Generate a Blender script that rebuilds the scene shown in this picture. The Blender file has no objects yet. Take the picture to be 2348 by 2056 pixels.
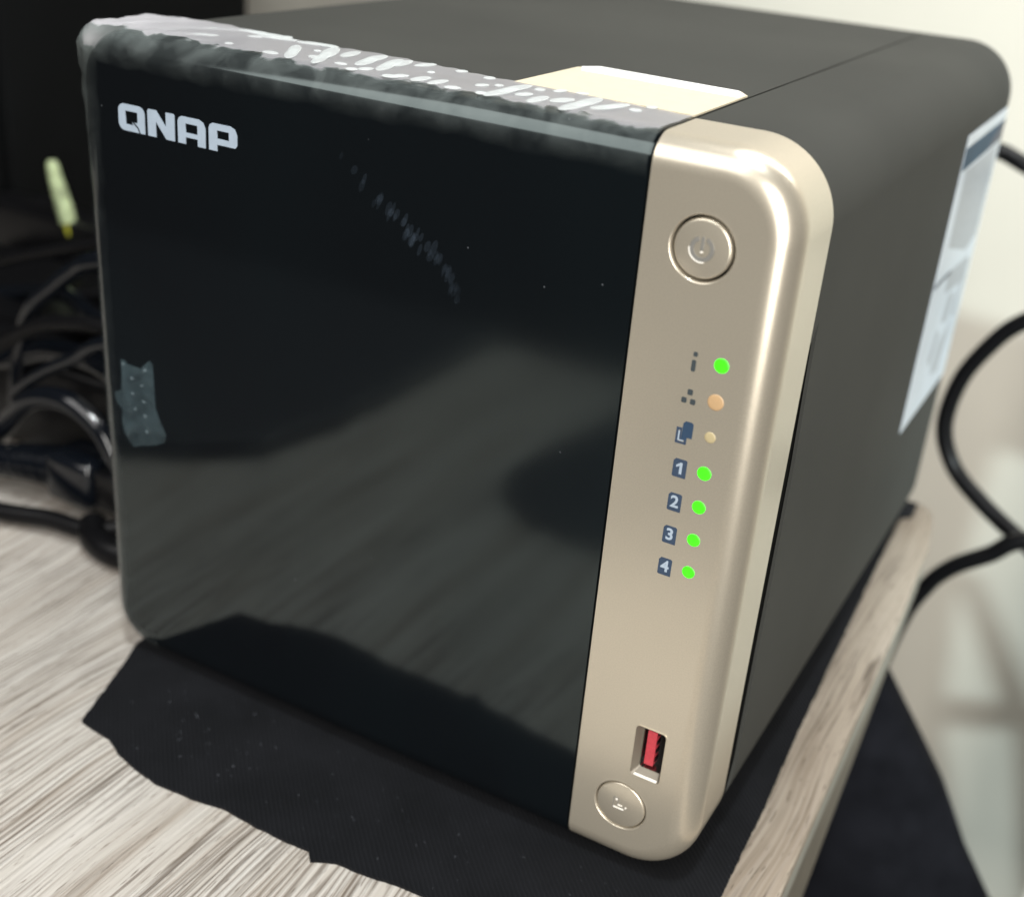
import bpy, bmesh, math, random
from mathutils import Vector, Matrix, noise
random.seed(7)
MM = 0.001
S = bpy.context.scene
COL = S.collection

# ------------------------------------------------------------------ camera
F_PX, YAW, PITCH, ROLL = 2894.32, 2.0440, 0.4510, 0.0856
CAM = Vector((224.79, -208.25, 207.22))
def cam_axes():
    ca, sa, cb, sb = math.cos(YAW), math.sin(YAW), math.cos(PITCH), math.sin(PITCH)
    fwd = Vector((ca*cb, sa*cb, -sb)); right = Vector((sa, -ca, 0)); up = right.cross(fwd)
    cc, sc = math.cos(ROLL), math.sin(ROLL)
    return cc*right + sc*up, -sc*right + cc*up, fwd
r_, u_, f_ = cam_axes()
cd = bpy.data.cameras.new('camera'); cam = bpy.data.objects.new('camera', cd); COL.objects.link(cam)
M = Matrix((r_, u_, -f_)).transposed().to_4x4(); M.translation = CAM*MM
cam.matrix_world = M
cd.sensor_fit = 'HORIZONTAL'; cd.sensor_width = 36; cd.lens = F_PX/2348*36
cd.clip_start = 0.01; cd.clip_end = 50
cd.dof.use_dof = True; cd.dof.focus_distance = 0.255; cd.dof.aperture_fstop = 11
S.camera = cam

# ------------------------------------------------------------------ world and lamps
w = bpy.data.worlds.new('World'); S.world = w; w.use_nodes = True
w.node_tree.nodes['Background'].inputs[0].default_value = (1.0, 0.93, 0.80, 1)
w.node_tree.nodes['Background'].inputs[1].default_value = 0.025
def area(name, loc, target, sx, sy, power, col):
    l = bpy.data.lights.new(name, 'AREA'); l.shape = 'RECTANGLE'; l.size = sx; l.size_y = sy
    l.energy = power; l.color = col
    o = bpy.data.objects.new(name, l); COL.objects.link(o)
    o.location = Vector(loc)*MM
    o.rotation_euler = (Vector(target)-Vector(loc)).to_track_quat('-Z', 'Y').to_euler()
    return o
KEY = Vector((260, -250, 1500))
area('ceiling_lamp', KEY, (100, 60, 0), 0.10, 0.10, 13, (0.93, 0.99, 1.0))
area('highlight_fill', (660, -700, 300), (170, 0, 80), 0.36, 0.9, 14, (1.0, 0.97, 0.92))  # added light for the vertical highlight on the champagne edge
area('wall_fill', (420, 440, 650), (230, 600, 150), 1.1, 0.10, 5.6, (1.0, 0.985, 0.96))  # added strip that brightens the upper wall
area('front_fill', (-200, -630, 870), (100, 0, 60), 0.8, 0.7, 7.2, (1.0, 0.98, 0.95))  # added front fill for the control strip face and top edge
# added spot, shaped by the unseen rack into bright patches on the wall
BEAM = Vector((1250, -780, 520))
sp_ = bpy.data.lights.new('patch_spot', 'SPOT'); sp_.energy = 108; sp_.color = (0.78, 0.96, 1.0)
sp_.spot_size = math.radians(30); sp_.spot_blend = .25; sp_.shadow_soft_size = .055
so_ = bpy.data.objects.new('patch_spot', sp_); COL.objects.link(so_); so_.location = BEAM*MM
so_.rotation_euler = (Vector((310, 600, -120))-BEAM).to_track_quat('-Z', 'Y').to_euler()
S.view_settings.view_transform = 'Standard'; S.view_settings.look = 'None'
S.view_settings.exposure = 0.0; S.view_settings.gamma = 1.0
S.cycles.max_bounces = 8; S.cycles.transparent_max_bounces = 12

# ------------------------------------------------------------------ materials
class N:
    def __init__(s, name):
        s.m = bpy.data.materials.new(name); s.m.use_nodes = True
        s.t = s.m.node_tree; s.b = s.t.nodes['Principled BSDF']
    def n(s, typ, **k):
        q = s.t.nodes.new(typ)
        for a, v in k.items():
            if a in q.inputs: q.inputs[a].default_value = v
            else: setattr(q, a, v)
        return q
    def l(s, a, b): s.t.links.new(a, b)
    def coord(s, scale=(1, 1, 1), rot=(0, 0, 0)):
        tc = s.n('ShaderNodeTexCoord'); mp = s.n('ShaderNodeMapping')
        mp.inputs['Scale'].default_value = scale; mp.inputs['Rotation'].default_value = rot
        s.l(tc.outputs['Object'], mp.inputs['Vector']); return mp.outputs['Vector']
    def noise(s, vec, scale, detail=3, rough=.55, dist=0):
        q = s.n('ShaderNodeTexNoise'); q.inputs['Scale'].default_value = scale
        q.inputs['Detail'].default_value = detail; q.inputs['Roughness'].default_value = rough
        q.inputs['Distortion'].default_value = dist
        s.l(vec, q.inputs['Vector']); return q.outputs['Fac']
    def ramp(s, fac, stops):
        q = s.n('ShaderNodeValToRGB'); e = q.color_ramp.elements
        while len(e) < len(stops): e.new(.5)
        for i, (p, c) in enumerate(stops):
            e[i].position = p; e[i].color = (c, c, c, 1) if isinstance(c, (int, float)) else (*c, 1)
        s.l(fac, q.inputs[0]); return q.outputs[0]
    def mix(s, fac, a, b, mode='MIX'):
        q = s.n('ShaderNodeMix', data_type='RGBA', blend_type=mode)
        for sock, v in ((q.inputs[0], fac), (q.inputs[6], a), (q.inputs[7], b)):
            if hasattr(v, 'links'): s.l(v, sock)
            elif isinstance(v, (int, float)): sock.default_value = v
            else: sock.default_value = (*v, 1)
        return q.outputs[2]
    def bump(s, h, strength, dist=0.0002):
        q = s.n('ShaderNodeBump'); q.inputs['Strength'].default_value = strength
        q.inputs['Distance'].default_value = dist
        s.l(h, q.inputs['Height']); s.l(q.outputs[0], s.b.inputs['Normal'])
    def base(s, c=None, rough=.5, metal=0, spec=.5, coat=0):
        if c is not None:
            if hasattr(c, 'links'): s.l(c, s.b.inputs['Base Color'])
            else: s.b.inputs['Base Color'].default_value = (*c, 1)
        if hasattr(rough, 'links'): s.l(rough, s.b.inputs['Roughness'])
        else: s.b.inputs['Roughness'].default_value = rough
        s.b.inputs['Metallic'].default_value = metal
        s.b.inputs['Specular IOR Level'].default_value = spec
        s.b.inputs['Coat Weight'].default_value = coat
        return s

def simple(name, c, rough=.5, metal=0, spec=.5, var=.12, sc=300, bump=0.0):
    k = N(name); v = k.coord()
    f = k.noise(v, sc, 4)
    lo = tuple(x*(1-var) for x in c); hi = tuple(min(1, x*(1+var)) for x in c)
    k.base(k.ramp(f, [(.3, lo), (.7, hi)]), rough, metal, spec)
    if bump: k.bump(f, bump)
    return k.m

def emis(name, c, e, base=(.1, .1, .1)):
    k = N(name); k.base(base, .4)
    v = k.coord(); f = k.noise(v, 900, 2)
    k.l(k.ramp(f, [(.35, tuple(x*.8 for x in c)), (.65, c)]), k.b.inputs['Emission Color'])
    k.b.inputs['Emission Strength'].default_value = e
    return k.m

# glossy black door
k = N('gloss_black'); v = k.coord()
f = k.noise(v, 22, 3); g = k.noise(v, 1500, 2)
dust = k.n('ShaderNodeTexVoronoi'); dust.inputs['Scale'].default_value = 110; k.l(v, dust.inputs['Vector'])
dm = k.ramp(dust.outputs['Distance'], [(.0, 1), (.028, 0)])
h = k.ramp(k.noise(k.coord((1, 1, .7), (0, .5, 0)), 9, 3, .5, .8), [(.35, 0), (.7, 1)])
nav = k.mix(h, (.003, .0035, .0045), (.0034, .0050, .0062))
sm = k.ramp(k.noise(k.coord((1, 1, 3)), 40, 5, .7, .4), [(.45, 0), (.75, 1)])
k.base(k.mix(dm, nav, (.10, .11, .12)), k.ramp(h, [(0, .085), (1, .13)]), 0, .72)
k.b.inputs['Specular Tint'].default_value = (.80, .97, .97, 1)
GLOSS = k.m
# satin champagne paint
k = N('champagne_metal'); v = k.coord()
f = k.noise(v, 7000, 2); g = k.noise(v, 14, 2); fl = k.ramp(k.noise(v, 3200, 2), [(.3, .90), (.7, 1.0)])
k.base(k.mix(1.0, k.mix(k.ramp(g, [(.3, 0), (.7, 1)]), (.575, .52, .42), (.605, .55, .45)), fl, 'MULTIPLY'), .29, .68, .5)
k.bump(f, .16, .00004)
GOLD = k.m
# charcoal plastic shell
k = N('charcoal_shell'); v = k.coord()
f = k.noise(v, 5000, 2); g = k.noise(v, 18, 3)
k.base(k.mix(k.ramp(g, [(.3, 0), (.7, 1)]), (.042, .043, .040), (.050, .051, .047)), .55, .0, .03)
k.bump(f, .35, .00004)
SHELL = k.m
BLACK = simple('black_plastic', (.003, .003, .0035), .32, spec=.3)
CABLE = simple('cable_rubber', (.0035, .0035, .004), .36, spec=.16)
DARK = simple('slot_black', (.001, .001, .001), .8, spec=.05)
CORE = simple('seam_core', (.008, .008, .008), .7)
LOGO = simple('logo_silver', (.30, .36, .43), .4, var=.06)
SLATE = simple('icon_slate', (.034, .052, .085), .6, spec=.15, var=.08)
NAVY = simple('icon_navy', (.026, .050, .090), .6, spec=.15, var=.08)
GREYICON = simple('icon_grey', (.04, .05, .055), .6, spec=.15, var=.08)
STEEL = simple('port_steel', (.62, .62, .60), .22, 1, var=.05)
RED = simple('port_red', (.42, .04, .055), .5, var=.15, sc=1200)
CREAM = simple('label_cream', (.60, .53, .39), .45, var=.03)
WHITE = simple('label_sheen_white', (.90, .90, .88), .4, var=.02)
LBL = simple('side_label_white', (.52, .58, .64), .3, spec=.25, var=.06, sc=60)
LBLUE = simple('side_label_blue', (.012, .05, .095), .45, spec=.08, var=.15, sc=60)
LNAVY = simple('side_label_navy', (.02, .03, .06), .35, spec=.1)
LGREY = simple('side_label_grey', (.33, .36, .39), .35, spec=.2, var=.1)
GROOVE = simple('icon_recess', (.20, .195, .18), .35, .2, var=.06)
SHINE = simple('icon_shine', (.90, .87, .80), .4, .0, var=.04)  # bright cream painting glints on the moulded symbols
LED_G = emis('led_green', (.045, 1.0, .0), 2.0, (.01, .02, .01))
LED_O = emis('led_orange', (1.0, .42, .09), .11, (.36, .25, .14))
LED_Y = emis('led_yellow', (.95, .60, .20), .02, (.37, .31, .18))

# clear film
def film_mat(name, tint, lo, hi, sc, rough=.22, ripple=.5, attr=False, spread=.15):
    k = N(name); v = k.coord()
    f = k.noise(v, sc, 4, .6, .6)
    k.base(tint, rough, 0, .6)
    k.bump(f, ripple, .0006)
    tr = k.n('ShaderNodeBsdfTransparent'); mx = k.n('ShaderNodeMixShader')
    fac = k.ramp(f, [(.5-spread, lo), (.5+spread, hi)])
    if attr:
        at = k.n('ShaderNodeAttribute', attribute_name='cling')
        fac = k.mix(1.0, fac, at.outputs['Color'], 'MULTIPLY')
    k.l(fac, mx.inputs[0])
    k.l(tr.outputs[0], mx.inputs[1]); k.l(k.b.outputs[0], mx.inputs[2])
    k.l(mx.outputs[0], k.t.nodes['Material Output'].inputs['Surface'])
    return k.m
k = N('protective_film'); v = k.coord()
at = k.n('ShaderNodeAttribute', attribute_name='cling'); sx = k.n('ShaderNodeSeparateColor'); k.l(at.outputs['Color'], sx.inputs[0])
f1 = k.noise(v, 130, 3, .5, .8); f2 = k.noise(v, 55, 3)
add = k.n('ShaderNodeMath', operation='MULTIPLY_ADD'); k.l(f1, add.inputs[0]); add.inputs[1].default_value = 1.5; k.l(sx.outputs[1], add.inputs[2])
topm = k.ramp(add.outputs[0], [(.98, 0), (1.0, 1)])
add.use_clamp = False
sub = k.n('ShaderNodeMath', operation='SUBTRACT'); k.l(add.outputs[0], sub.inputs[0]); sub.inputs[1].default_value = .55
topm = k.ramp(sub.outputs[0], [(.52, 0), (.66, 1)])
fac = k.mix(topm, k.ramp(f1, [(.34, .06), (.66, .20)]), k.ramp(f2, [(.3, .47), (.7, .54)]))
fc = k.n('ShaderNodeMath', operation='MULTIPLY'); k.l(fac, fc.inputs[0]); k.l(sx.outputs[0], fc.inputs[1]); fc.use_clamp = True
k.base(k.mix(topm, (.46, .53, .52), (.48, .475, .50)), .28, 0, .5)
k.bump(f1, .12, .0006)
tr = k.n('ShaderNodeBsdfTransparent'); mx = k.n('ShaderNodeMixShader')
k.l(fc.outputs[0], mx.inputs[0]); k.l(tr.outputs[0], mx.inputs[1]); k.l(k.b.outputs[0], mx.inputs[2])
k.l(mx.outputs[0], k.t.nodes['Material Output'].inputs['Surface'])
FILM = k.m
BUBBLE = film_mat('air_pocket', (.66, .70, .70), .36, .58, 90, .5, .05)
SCRAP = film_mat('film_scrap', (.07, .105, .12), .10, .30, 150, .28, .6)

# wood laminate: long streaks along y
def wood(name, C, dark1, dark2, w2=90, ridges=1.0):
    k = N(name)
    rot = (0, 0, math.radians(-2.2))
    tc = k.n('ShaderNodeTexCoord'); wn = k.n('ShaderNodeTexNoise'); wn.inputs['Scale'].default_value = 16; wn.inputs['Detail'].default_value = 2
    wm = k.n('ShaderNodeMapping'); wm.inputs['Scale'].default_value = (1, .45, 1); k.l(tc.outputs['Object'], wm.inputs[0]); k.l(wm.outputs[0], wn.inputs['Vector'])
    wv_ = k.n('ShaderNodeVectorMath', operation='MULTIPLY_ADD'); k.l(wn.outputs['Color'], wv_.inputs[0])
    wv_.inputs[1].default_value = (.016, 0, 0); k.l(tc.outputs['Object'], wv_.inputs[2])
    def warped(sc):
        mp = k.n('ShaderNodeMapping'); mp.inputs['Scale'].default_value = sc; mp.inputs['Rotation'].default_value = rot
        k.l(wv_.outputs[0], mp.inputs[0]); return mp.outputs[0]
    v1 = warped((1, .035, 1)); v2 = warped((1, .06, 1)); v3 = warped((1, .02, 1))
    a = k.noise(v1, 480, 4, .6, .25)     # pores, ~2 mm apart
    b = k.noise(v2, w2, 4, .55, .8)      # broader bands
    c = k.noise(v3, 1300, 3, .5, .2)     # hair lines
    dmask = k.ramp(k.noise(k.coord((1, .25, 1), rot), 38, 3), [(.35, 0), (.6, 1)])
    col = k.ramp(b, [(.25, C[0]), (.40, C[1]), (.58, C[2]), (.8, C[3])])
    line = k.mix(1.0, k.ramp(a, [(.33, .8), (.42, 0)]), k.mix(dmask, (.35, .35, .35), (1, 1, 1)), 'MULTIPLY')
    line2 = k.mix(1.0, k.ramp(c, [(.34, .8), (.44, .0)]), dmask, 'MULTIPLY')
    col = k.mix(line, col, dark1)
    col = k.mix(line2, col, dark2)
    rv = warped((1, .05, 1))
    wt = k.n('ShaderNodeTexWave', wave_type='BANDS', bands_direction='X'); wt.inputs['Scale'].default_value = 190
    wt.inputs['Distortion'].default_value = 14; wt.inputs['Detail'].default_value = 2.5; wt.inputs['Detail Scale'].default_value = .9; wt.inputs['Detail Roughness'].default_value = .6
    k.l(rv, wt.inputs['Vector'])
    rmask = k.ramp(k.noise(warped((1, .3, 1)), 30, 2), [(.38, .0), (.60, 1)])
    rmask = k.mix(1.0, rmask, (ridges, ridges, ridges), 'MULTIPLY')
    groove_shade = k.mix(1.0, k.ramp(wt.outputs['Fac'], [(.0, 1), (.17, .35), (.34, 0)]), rmask, 'MULTIPLY')  # shade of the embossed ridges put into the colour
    col = k.mix(groove_shade, col, k.mix(.35, dark1, col))
    crest_light = k.mix(1.0, k.ramp(wt.outputs['Fac'], [(.7, 0), (.95, .30)]), rmask, 'MULTIPLY')  # light on the ridge tops put into the colour
    col = k.mix(crest_light, col, (.58, .56, .53))
    pore = k.ramp(k.noise(warped((1, .09, 1)), 1500, 2), [(.30, .75), (.37, 0)])
    col = k.mix(pore, col, dark2)
    k.base(col, .6, 0, .16)
    k.bump(k.mix(.5, k.ramp(a, [(.34, 0), (.5, 1)]), k.mix(rmask, (.5, .5, .5), wt.outputs['Fac'])), .8 if ridges > .5 else .3, .0006)
    return k.m
WOOD = wood('oak_laminate', [(.235, .197, .16), (.355, .318, .278), (.44, .41, .372), (.485, .46, .43)], (.10, .078, .06), (.14, .112, .09), 110)
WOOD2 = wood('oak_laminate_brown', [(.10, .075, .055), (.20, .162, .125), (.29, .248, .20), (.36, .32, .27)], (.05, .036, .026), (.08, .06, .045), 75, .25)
EDGE = simple('edge_band', (.24, .24, .205), .5, var=.12, sc=120)
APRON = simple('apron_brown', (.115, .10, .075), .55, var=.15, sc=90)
# fabric
k = N('black_cloth'); v = k.coord()
wv = k.n('ShaderNodeTexWave', bands_direction='DIAGONAL'); wv.inputs['Scale'].default_value = 420; wv.inputs['Distortion'].default_value = 1.5
k.l(v, wv.inputs['Vector'])
f = k.noise(v, 2500, 3); g = k.noise(v, 45, 4, .6)
lint = k.ramp(k.noise(v, 700, 4, .7), [(.66, 0), (.76, 1)])
lint2 = k.ramp(k.noise(v, 30, 2), [(.45, 0), (.7, .55)])
lm = k.mix(1.0, lint, lint2, 'MULTIPLY')
k.base(k.mix(lm, k.mix(.14, k.ramp(g, [(.3, (.0055, .006, .007)), (.7, (.010, .0105, .0125))]), k.ramp(wv.outputs['Color'], [(.2, (.002, .002, .0025)), (.8, (.018, .019, .022))])), (.10, .11, .13)), .95, 0, .05)
k.b.inputs['Sheen Weight'].default_value = .02
k.bump(k.mix(.35, wv.outputs['Color'], f), .9, .0003)
CLOTH = k.m
LINT = simple('lint', (.075, .08, .09), .95, spec=.05)
WALL = simple('wall_paint', (.50, .47, .405), .75, var=.03, sc=12, bump=.1)
FLOOR = simple('floor_tile', (.07, .066, .06), .4, var=.2, sc=8)
TOWER = simple('tower_black', (.0015, .0018, .002), .8, var=.2, sc=30, spec=.08)
BLOCKM = simple('blocker_paint', (.55, .52, .45), .5)
GREENP = simple('pale_green_plastic', (.30, .36, .20), .45, var=.5, sc=160)
YELL = simple('yellow_wire', (.42, .42, .04), .45)
GLOSSB = simple('gloss_connector', (.003, .004, .006), .14, spec=.6)
BAGM = simple('bag_cloth', (.006, .006, .0075), .95, spec=.03, var=.3, sc=60)
PURP = simple('reflected_dark', (.012, .012, .014), .5)

# ------------------------------------------------------------------ helpers
def link(name, me, mat, parent=None, smooth=None):
    o = bpy.data.objects.new(name, me); COL.objects.link(o)
    if mat is not None:
        me.materials.clear(); me.materials.append(mat)
    if parent is not None:
        o.parent = parent
        if parent.type == 'EMPTY': o.location = -parent.location
    if smooth is not None:
        me.shade_smooth()
        if smooth < 180: me.set_sharp_from_angle(angle=math.radians(smooth))
    return o
def thing(name, loc, label, cat, group=None):
    e = bpy.data.objects.new(name, None); COL.objects.link(e); e.empty_display_size = .01
    e.location = Vector(loc)*MM; e['label'] = label; e['category'] = cat
    if group: e['group'] = group
    return e
def tag(o, label, cat, group=None):
    o['label'] = label; o['category'] = cat
    if group: o['group'] = group
def mesh(name, vs, fs):
    me = bpy.data.meshes.new(name); me.from_pydata([tuple(c*MM for c in v) for v in vs], [], fs)
    bm = bmesh.new(); bm.from_mesh(me); bmesh.ops.recalc_face_normals(bm, faces=bm.faces); bm.to_mesh(me); bm.free()
    return me
def rings(name, R, cap=True, closed=True):
    n = len(R[0]); vs = [p for r in R for p in r]; fs = []
    for i in range(len(R)-1):
        for j in range(n if closed else n-1):
            a, b = i*n+j, i*n+(j+1) % n
            fs.append((a, b, b+n, a+n))
    if cap and closed:
        fs.append(tuple(range(n))[::-1]); fs.append(tuple((len(R)-1)*n+j for j in range(n)))
    return mesh(name, vs, fs)
def box_me(name, lo, hi, bev=0, seg=3):
    bm = bmesh.new(); bmesh.ops.create_cube(bm, size=1)
    for v in bm.verts:
        v.co = Vector([(lo[i]+hi[i])/2 + v.co[i]*(hi[i]-lo[i]) for i in range(3)])*MM
    if bev: bmesh.ops.bevel(bm, geom=bm.edges[:], offset=bev*MM, segments=seg, profile=.5, affect='EDGES')
    me = bpy.data.meshes.new(name); bm.to_mesh(me); bm.free(); return me
def prism(name, pts, y0, y1, bev=0, seg=2):      # outline in xz, extruded along y
    n = len(pts)
    me = mesh(name, [(x, y0, z) for x, z in pts]+[(x, y1, z) for x, z in pts],
              [tuple(range(n)), tuple(range(2*n-1, n-1, -1))]+[(i, (i+1) % n, n+(i+1) % n, n+i) for i in range(n)])
    if bev:
        bm = bmesh.new(); bm.from_mesh(me)
        bmesh.ops.bevel(bm, geom=[e for e in bm.edges if all(abs(v.co.y-y0*MM) < 1e-7 for v in e.verts)], offset=bev*MM, segments=seg, profile=.5, affect='EDGES')
        bm.to_mesh(me); bm.free()
    return me
def slab(name, pts, z0, z1, bev=0):      # outline in xy, extruded along z
    n = len(pts)
    me = mesh(name, [(x, y, z0) for x, y in pts]+[(x, y, z1) for x, y in pts],
              [tuple(range(n))[::-1], tuple(range(n, 2*n))]+[(i, (i+1) % n, n+(i+1) % n, n+i) for i in range(n)])
    if bev:
        bm = bmesh.new(); bm.from_mesh(me)
        bmesh.ops.bevel(bm, geom=[e for e in bm.edges if all(abs(v.co.z-z1*MM) < 1e-7 for v in e.verts)], offset=bev*MM, segments=2, profile=.5, affect='EDGES')
        bm.to_mesh(me); bm.free()
    return me
def catmull(P, n=12):
    P = [Vector(p) for p in P]; Q = [P[0]*2-P[1]]+P+[P[-1]*2-P[-2]]; out = []
    for i in range(1, len(Q)-2):
        a, b, c, d = Q[i-1:i+3]
        for j in range(n):
            t = j/n
            out.append(.5*((2*b)+(c-a)*t+(2*a-5*b+4*c-d)*t*t+(3*b-a-3*c+d)*t**3))
    out.append(P[-1]); return out
def tube_me(name, P, r, sides=14, n=12, rf=None):
    C = catmull(P, n) if n else [Vector(p) for p in P]
    R = []; prev = None
    for i, c in enumerate(C):
        t = (C[min(i+1, len(C)-1)]-C[max(i-1, 0)]).normalized()
        if prev is None: u = t.orthogonal().normalized()
        else: u = (prev-t*prev.dot(t)).normalized()
        prev = u; v = t.cross(u); rr = rf(i/(len(C)-1)) if rf else r
        R.append([tuple(c+rr*(math.cos(2*math.pi*k/sides)*u+math.sin(2*math.pi*k/sides)*v)) for k in range(sides)])
    return rings(name, R)
def tube(name, P, r, mat, parent=None, **k): return link(name, tube_me(name, P, r, **k), mat, parent, 60)
def revolve(name, cx, cz, prof, sides=64, closed_axis=False):   # profile [(radius, y)] round an axis along y
    R = [[(cx+r*math.cos(2*math.pi*k/sides), y, cz+r*math.sin(2*math.pi*k/sides)) for k in range(sides)] for r, y in prof]
    me = rings(name, R, cap=False)
    if closed_axis:
        bm = bmesh.new(); bm.from_mesh(me)
        bmesh.ops.holes_fill(bm, edges=[e for e in bm.edges if e.is_boundary], sides=0)
        bmesh.ops.recalc_face_normals(bm, faces=bm.faces); bm.to_mesh(me); bm.free()
    return me
def bool_cut(o, cutters):
    for c in cutters:
        tmp = bpy.data.objects.new('cut', c); COL.objects.link(tmp)
        m = o.modifiers.new('b', 'BOOLEAN'); m.object = tmp; m.operation = 'DIFFERENCE'; m.solver = 'EXACT'
        bpy.context.view_layer.update()
        me = bpy.data.meshes.new_from_object(o.evaluated_get(bpy.context.evaluated_depsgraph_get()))
        o.modifiers.clear(); o.data = me; bpy.data.objects.remove(tmp)
def wnormal(o, ang=32):
    o.data.shade_smooth(); o.data.set_sharp_from_angle(angle=math.radians(ang))
    m = o.modifiers.new('wn', 'WEIGHTED_NORMAL'); m.keep_sharp = True; m.weight = 100
def curve_mesh(name, loops, y, depth, off=(0, 0)):
    cu = bpy.data.curves.new('tmp', 'CURVE'); cu.dimensions = '2D'; cu.fill_mode = 'BOTH'; cu.extrude = depth/2*MM
    for L in loops:
        sp = cu.splines.new('POLY'); sp.points.add(len(L)-1)
        for p, (a, b) in zip(sp.points, L): p.co = ((a+off[0])*MM, (b+off[1])*MM, 0, 1)
        sp.use_cyclic_u = True
    return stand(cu, name, y, depth)
def stand(cu, name, y, depth, move=(0, 0)):
    o = bpy.data.objects.new('tmp', cu); COL.objects.link(o); bpy.context.view_layer.update()
    me = bpy.data.meshes.new_from_object(o.evaluated_get(bpy.context.evaluated_depsgraph_get()))
    bpy.data.objects.remove(o); me.name = name
    me.transform(Matrix.Translation((move[0]*MM, (y-depth/2)*MM, move[1]*MM)) @ Matrix.Rotation(math.pi/2, 4, 'X'))
    return me
def text_mesh(name, body, cx, cz, size, y, depth, bold=.0):
    cu = bpy.data.curves.new('tmp', 'FONT'); cu.body = body; cu.size = size*MM; cu.extrude = depth/2*MM
    cu.align_x = 'CENTER'; cu.align_y = 'CENTER'; cu.offset = bold*MM
    return stand(cu, name, y, depth, (cx, cz))

# ------------------------------------------------------------------ setting
def struct(o): o['kind'] = 'structure'; return o
struct(link('wall', box_me('wall', (-1500, 600, -700), (1600, 640, 1800)), WALL))
struct(link('floor', box_me('floor', (-1500, -1600, -730), (1600, 599, -700)), FLOOR))

# wooden board with edge band
Z_B = -2.0
board = thing('wooden_board', (0, 0, Z_B-18), 'pale grey oak laminate board under the black cloth and storage box', 'board')
def redge(y): return 188.9-.037*y - (0 if y < 150 else 0)
def corner_pts():
    pts = [(-520, -268), (redge(-268), -268)]
    for y in (-100, 0, 80, 150, 200, 215): pts.append((redge(y)-(0 if y < 190 else (y-190)*.10), y))
    x, y = redge(222), 222
    pts += [(177.2, 221), (175.8, 226), (173.0, 229.5), (169.0, 231), (-520, 231)]
    return pts
PX = 158.0
cp = corner_pts()
link('board_plank', slab('board_top', [(-520, -268), (PX, -268), (PX, 231), (-520, 231)], Z_B-3, Z_B, .4), WOOD, board, 40)
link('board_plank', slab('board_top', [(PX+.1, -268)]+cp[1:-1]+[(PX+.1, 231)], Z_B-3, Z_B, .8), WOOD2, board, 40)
inn = [(x-.15 if x > 0 else x, y-.15 if y > 200 else y) for x, y in corner_pts()]
link('edge_band', slab('edge', inn, Z_B-12, Z_B-3.001), EDGE, board, 40)
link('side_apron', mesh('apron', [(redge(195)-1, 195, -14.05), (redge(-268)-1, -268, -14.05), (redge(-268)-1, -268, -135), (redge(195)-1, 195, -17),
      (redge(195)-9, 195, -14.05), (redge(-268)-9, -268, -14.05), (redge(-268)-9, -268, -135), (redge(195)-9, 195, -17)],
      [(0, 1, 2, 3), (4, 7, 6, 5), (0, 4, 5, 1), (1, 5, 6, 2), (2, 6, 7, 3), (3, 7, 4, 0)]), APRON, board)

# black cloth under the box
fp = [(6.1, 2), (10.5, -8), (18.7, -30.0), (23, -30.6), (28.9, -31.0), (35, -33.8), (41.8, -35.6), (49.4, -36.7), (59.7, -35.9), (68.6, -34.3), (76.5, -34.7),
      (85.2, -34.7), (93.0, -34.2), (95.3, -36.6), (98, -34.8), (101.1, -33.6), (106.5, -33.3), (114.8, -31.8), (123.5, -31.0), (150, -30), (178, -31), (178.5, -12),
      (177.2, 4.7), (175.8, 40), (173.6, 74.8), (170.5, 140), (167.2, 207), (167.2, 213.5), (170.5, 217), (170.0, 228), (8, 228), (4, 150)]
def refine(P, step, amp, seed):
    out = []
    for i in range(len(P)):
        a, b = Vector(P[i]), Vector(P[(i+1) % len(P)]); L = (b-a).length; n = max(1, int(L/step))
        for j in range(n):
            p = a.lerp(b, j/n); q = Vector((p.x*.35, p.y*.35, seed))
            d = amp*noise.noise(q)+amp*.5*noise.noise(q*4); nn = (b-a).normalized()
            out.append((p.x-nn.y*d, p.y+nn.x*d))
    return out
cl = thing('black_cloth', (90, 90, Z_B), 'black felt cloth with a ragged front edge spread under the storage box', 'cloth')
link('cloth_sheet', slab('cloth', refine(fp, .8, .22, 3), Z_B+.02, Z_B+.9), CLOTH, cl)
bm = bmesh.new()
for i in range(150):
    x = random.uniform(22, 176); y = random.uniform(-31, -2) if random.random() < .8 else random.uniform(-30, 60)
    if y > -3 and x < 172: continue
    if x > 172 and y > 50: continue
    s = random.uniform(.05, .16) * (2 if random.random() < .05 else 1); a = random.uniform(0, 6.28)
    c = Vector((x, y, Z_B+.96))
    d = Vector((math.cos(a), math.sin(a), .2))*s*random.uniform(1, 3); e = Vector((-math.sin(a), math.cos(a), 0))*s*.6
    q = [bm.verts.new((c+t)*MM) for t in (-d-e, d-e, d+e, -d+e+Vector((0, 0, s*.5)))]
    bm.faces.new(q)
me = bpy.data.meshes.new('lint'); bm.to_mesh(me); bm.free()
li = link('lint', me, LINT, cl); li['kind'] = 'stuff'

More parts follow.
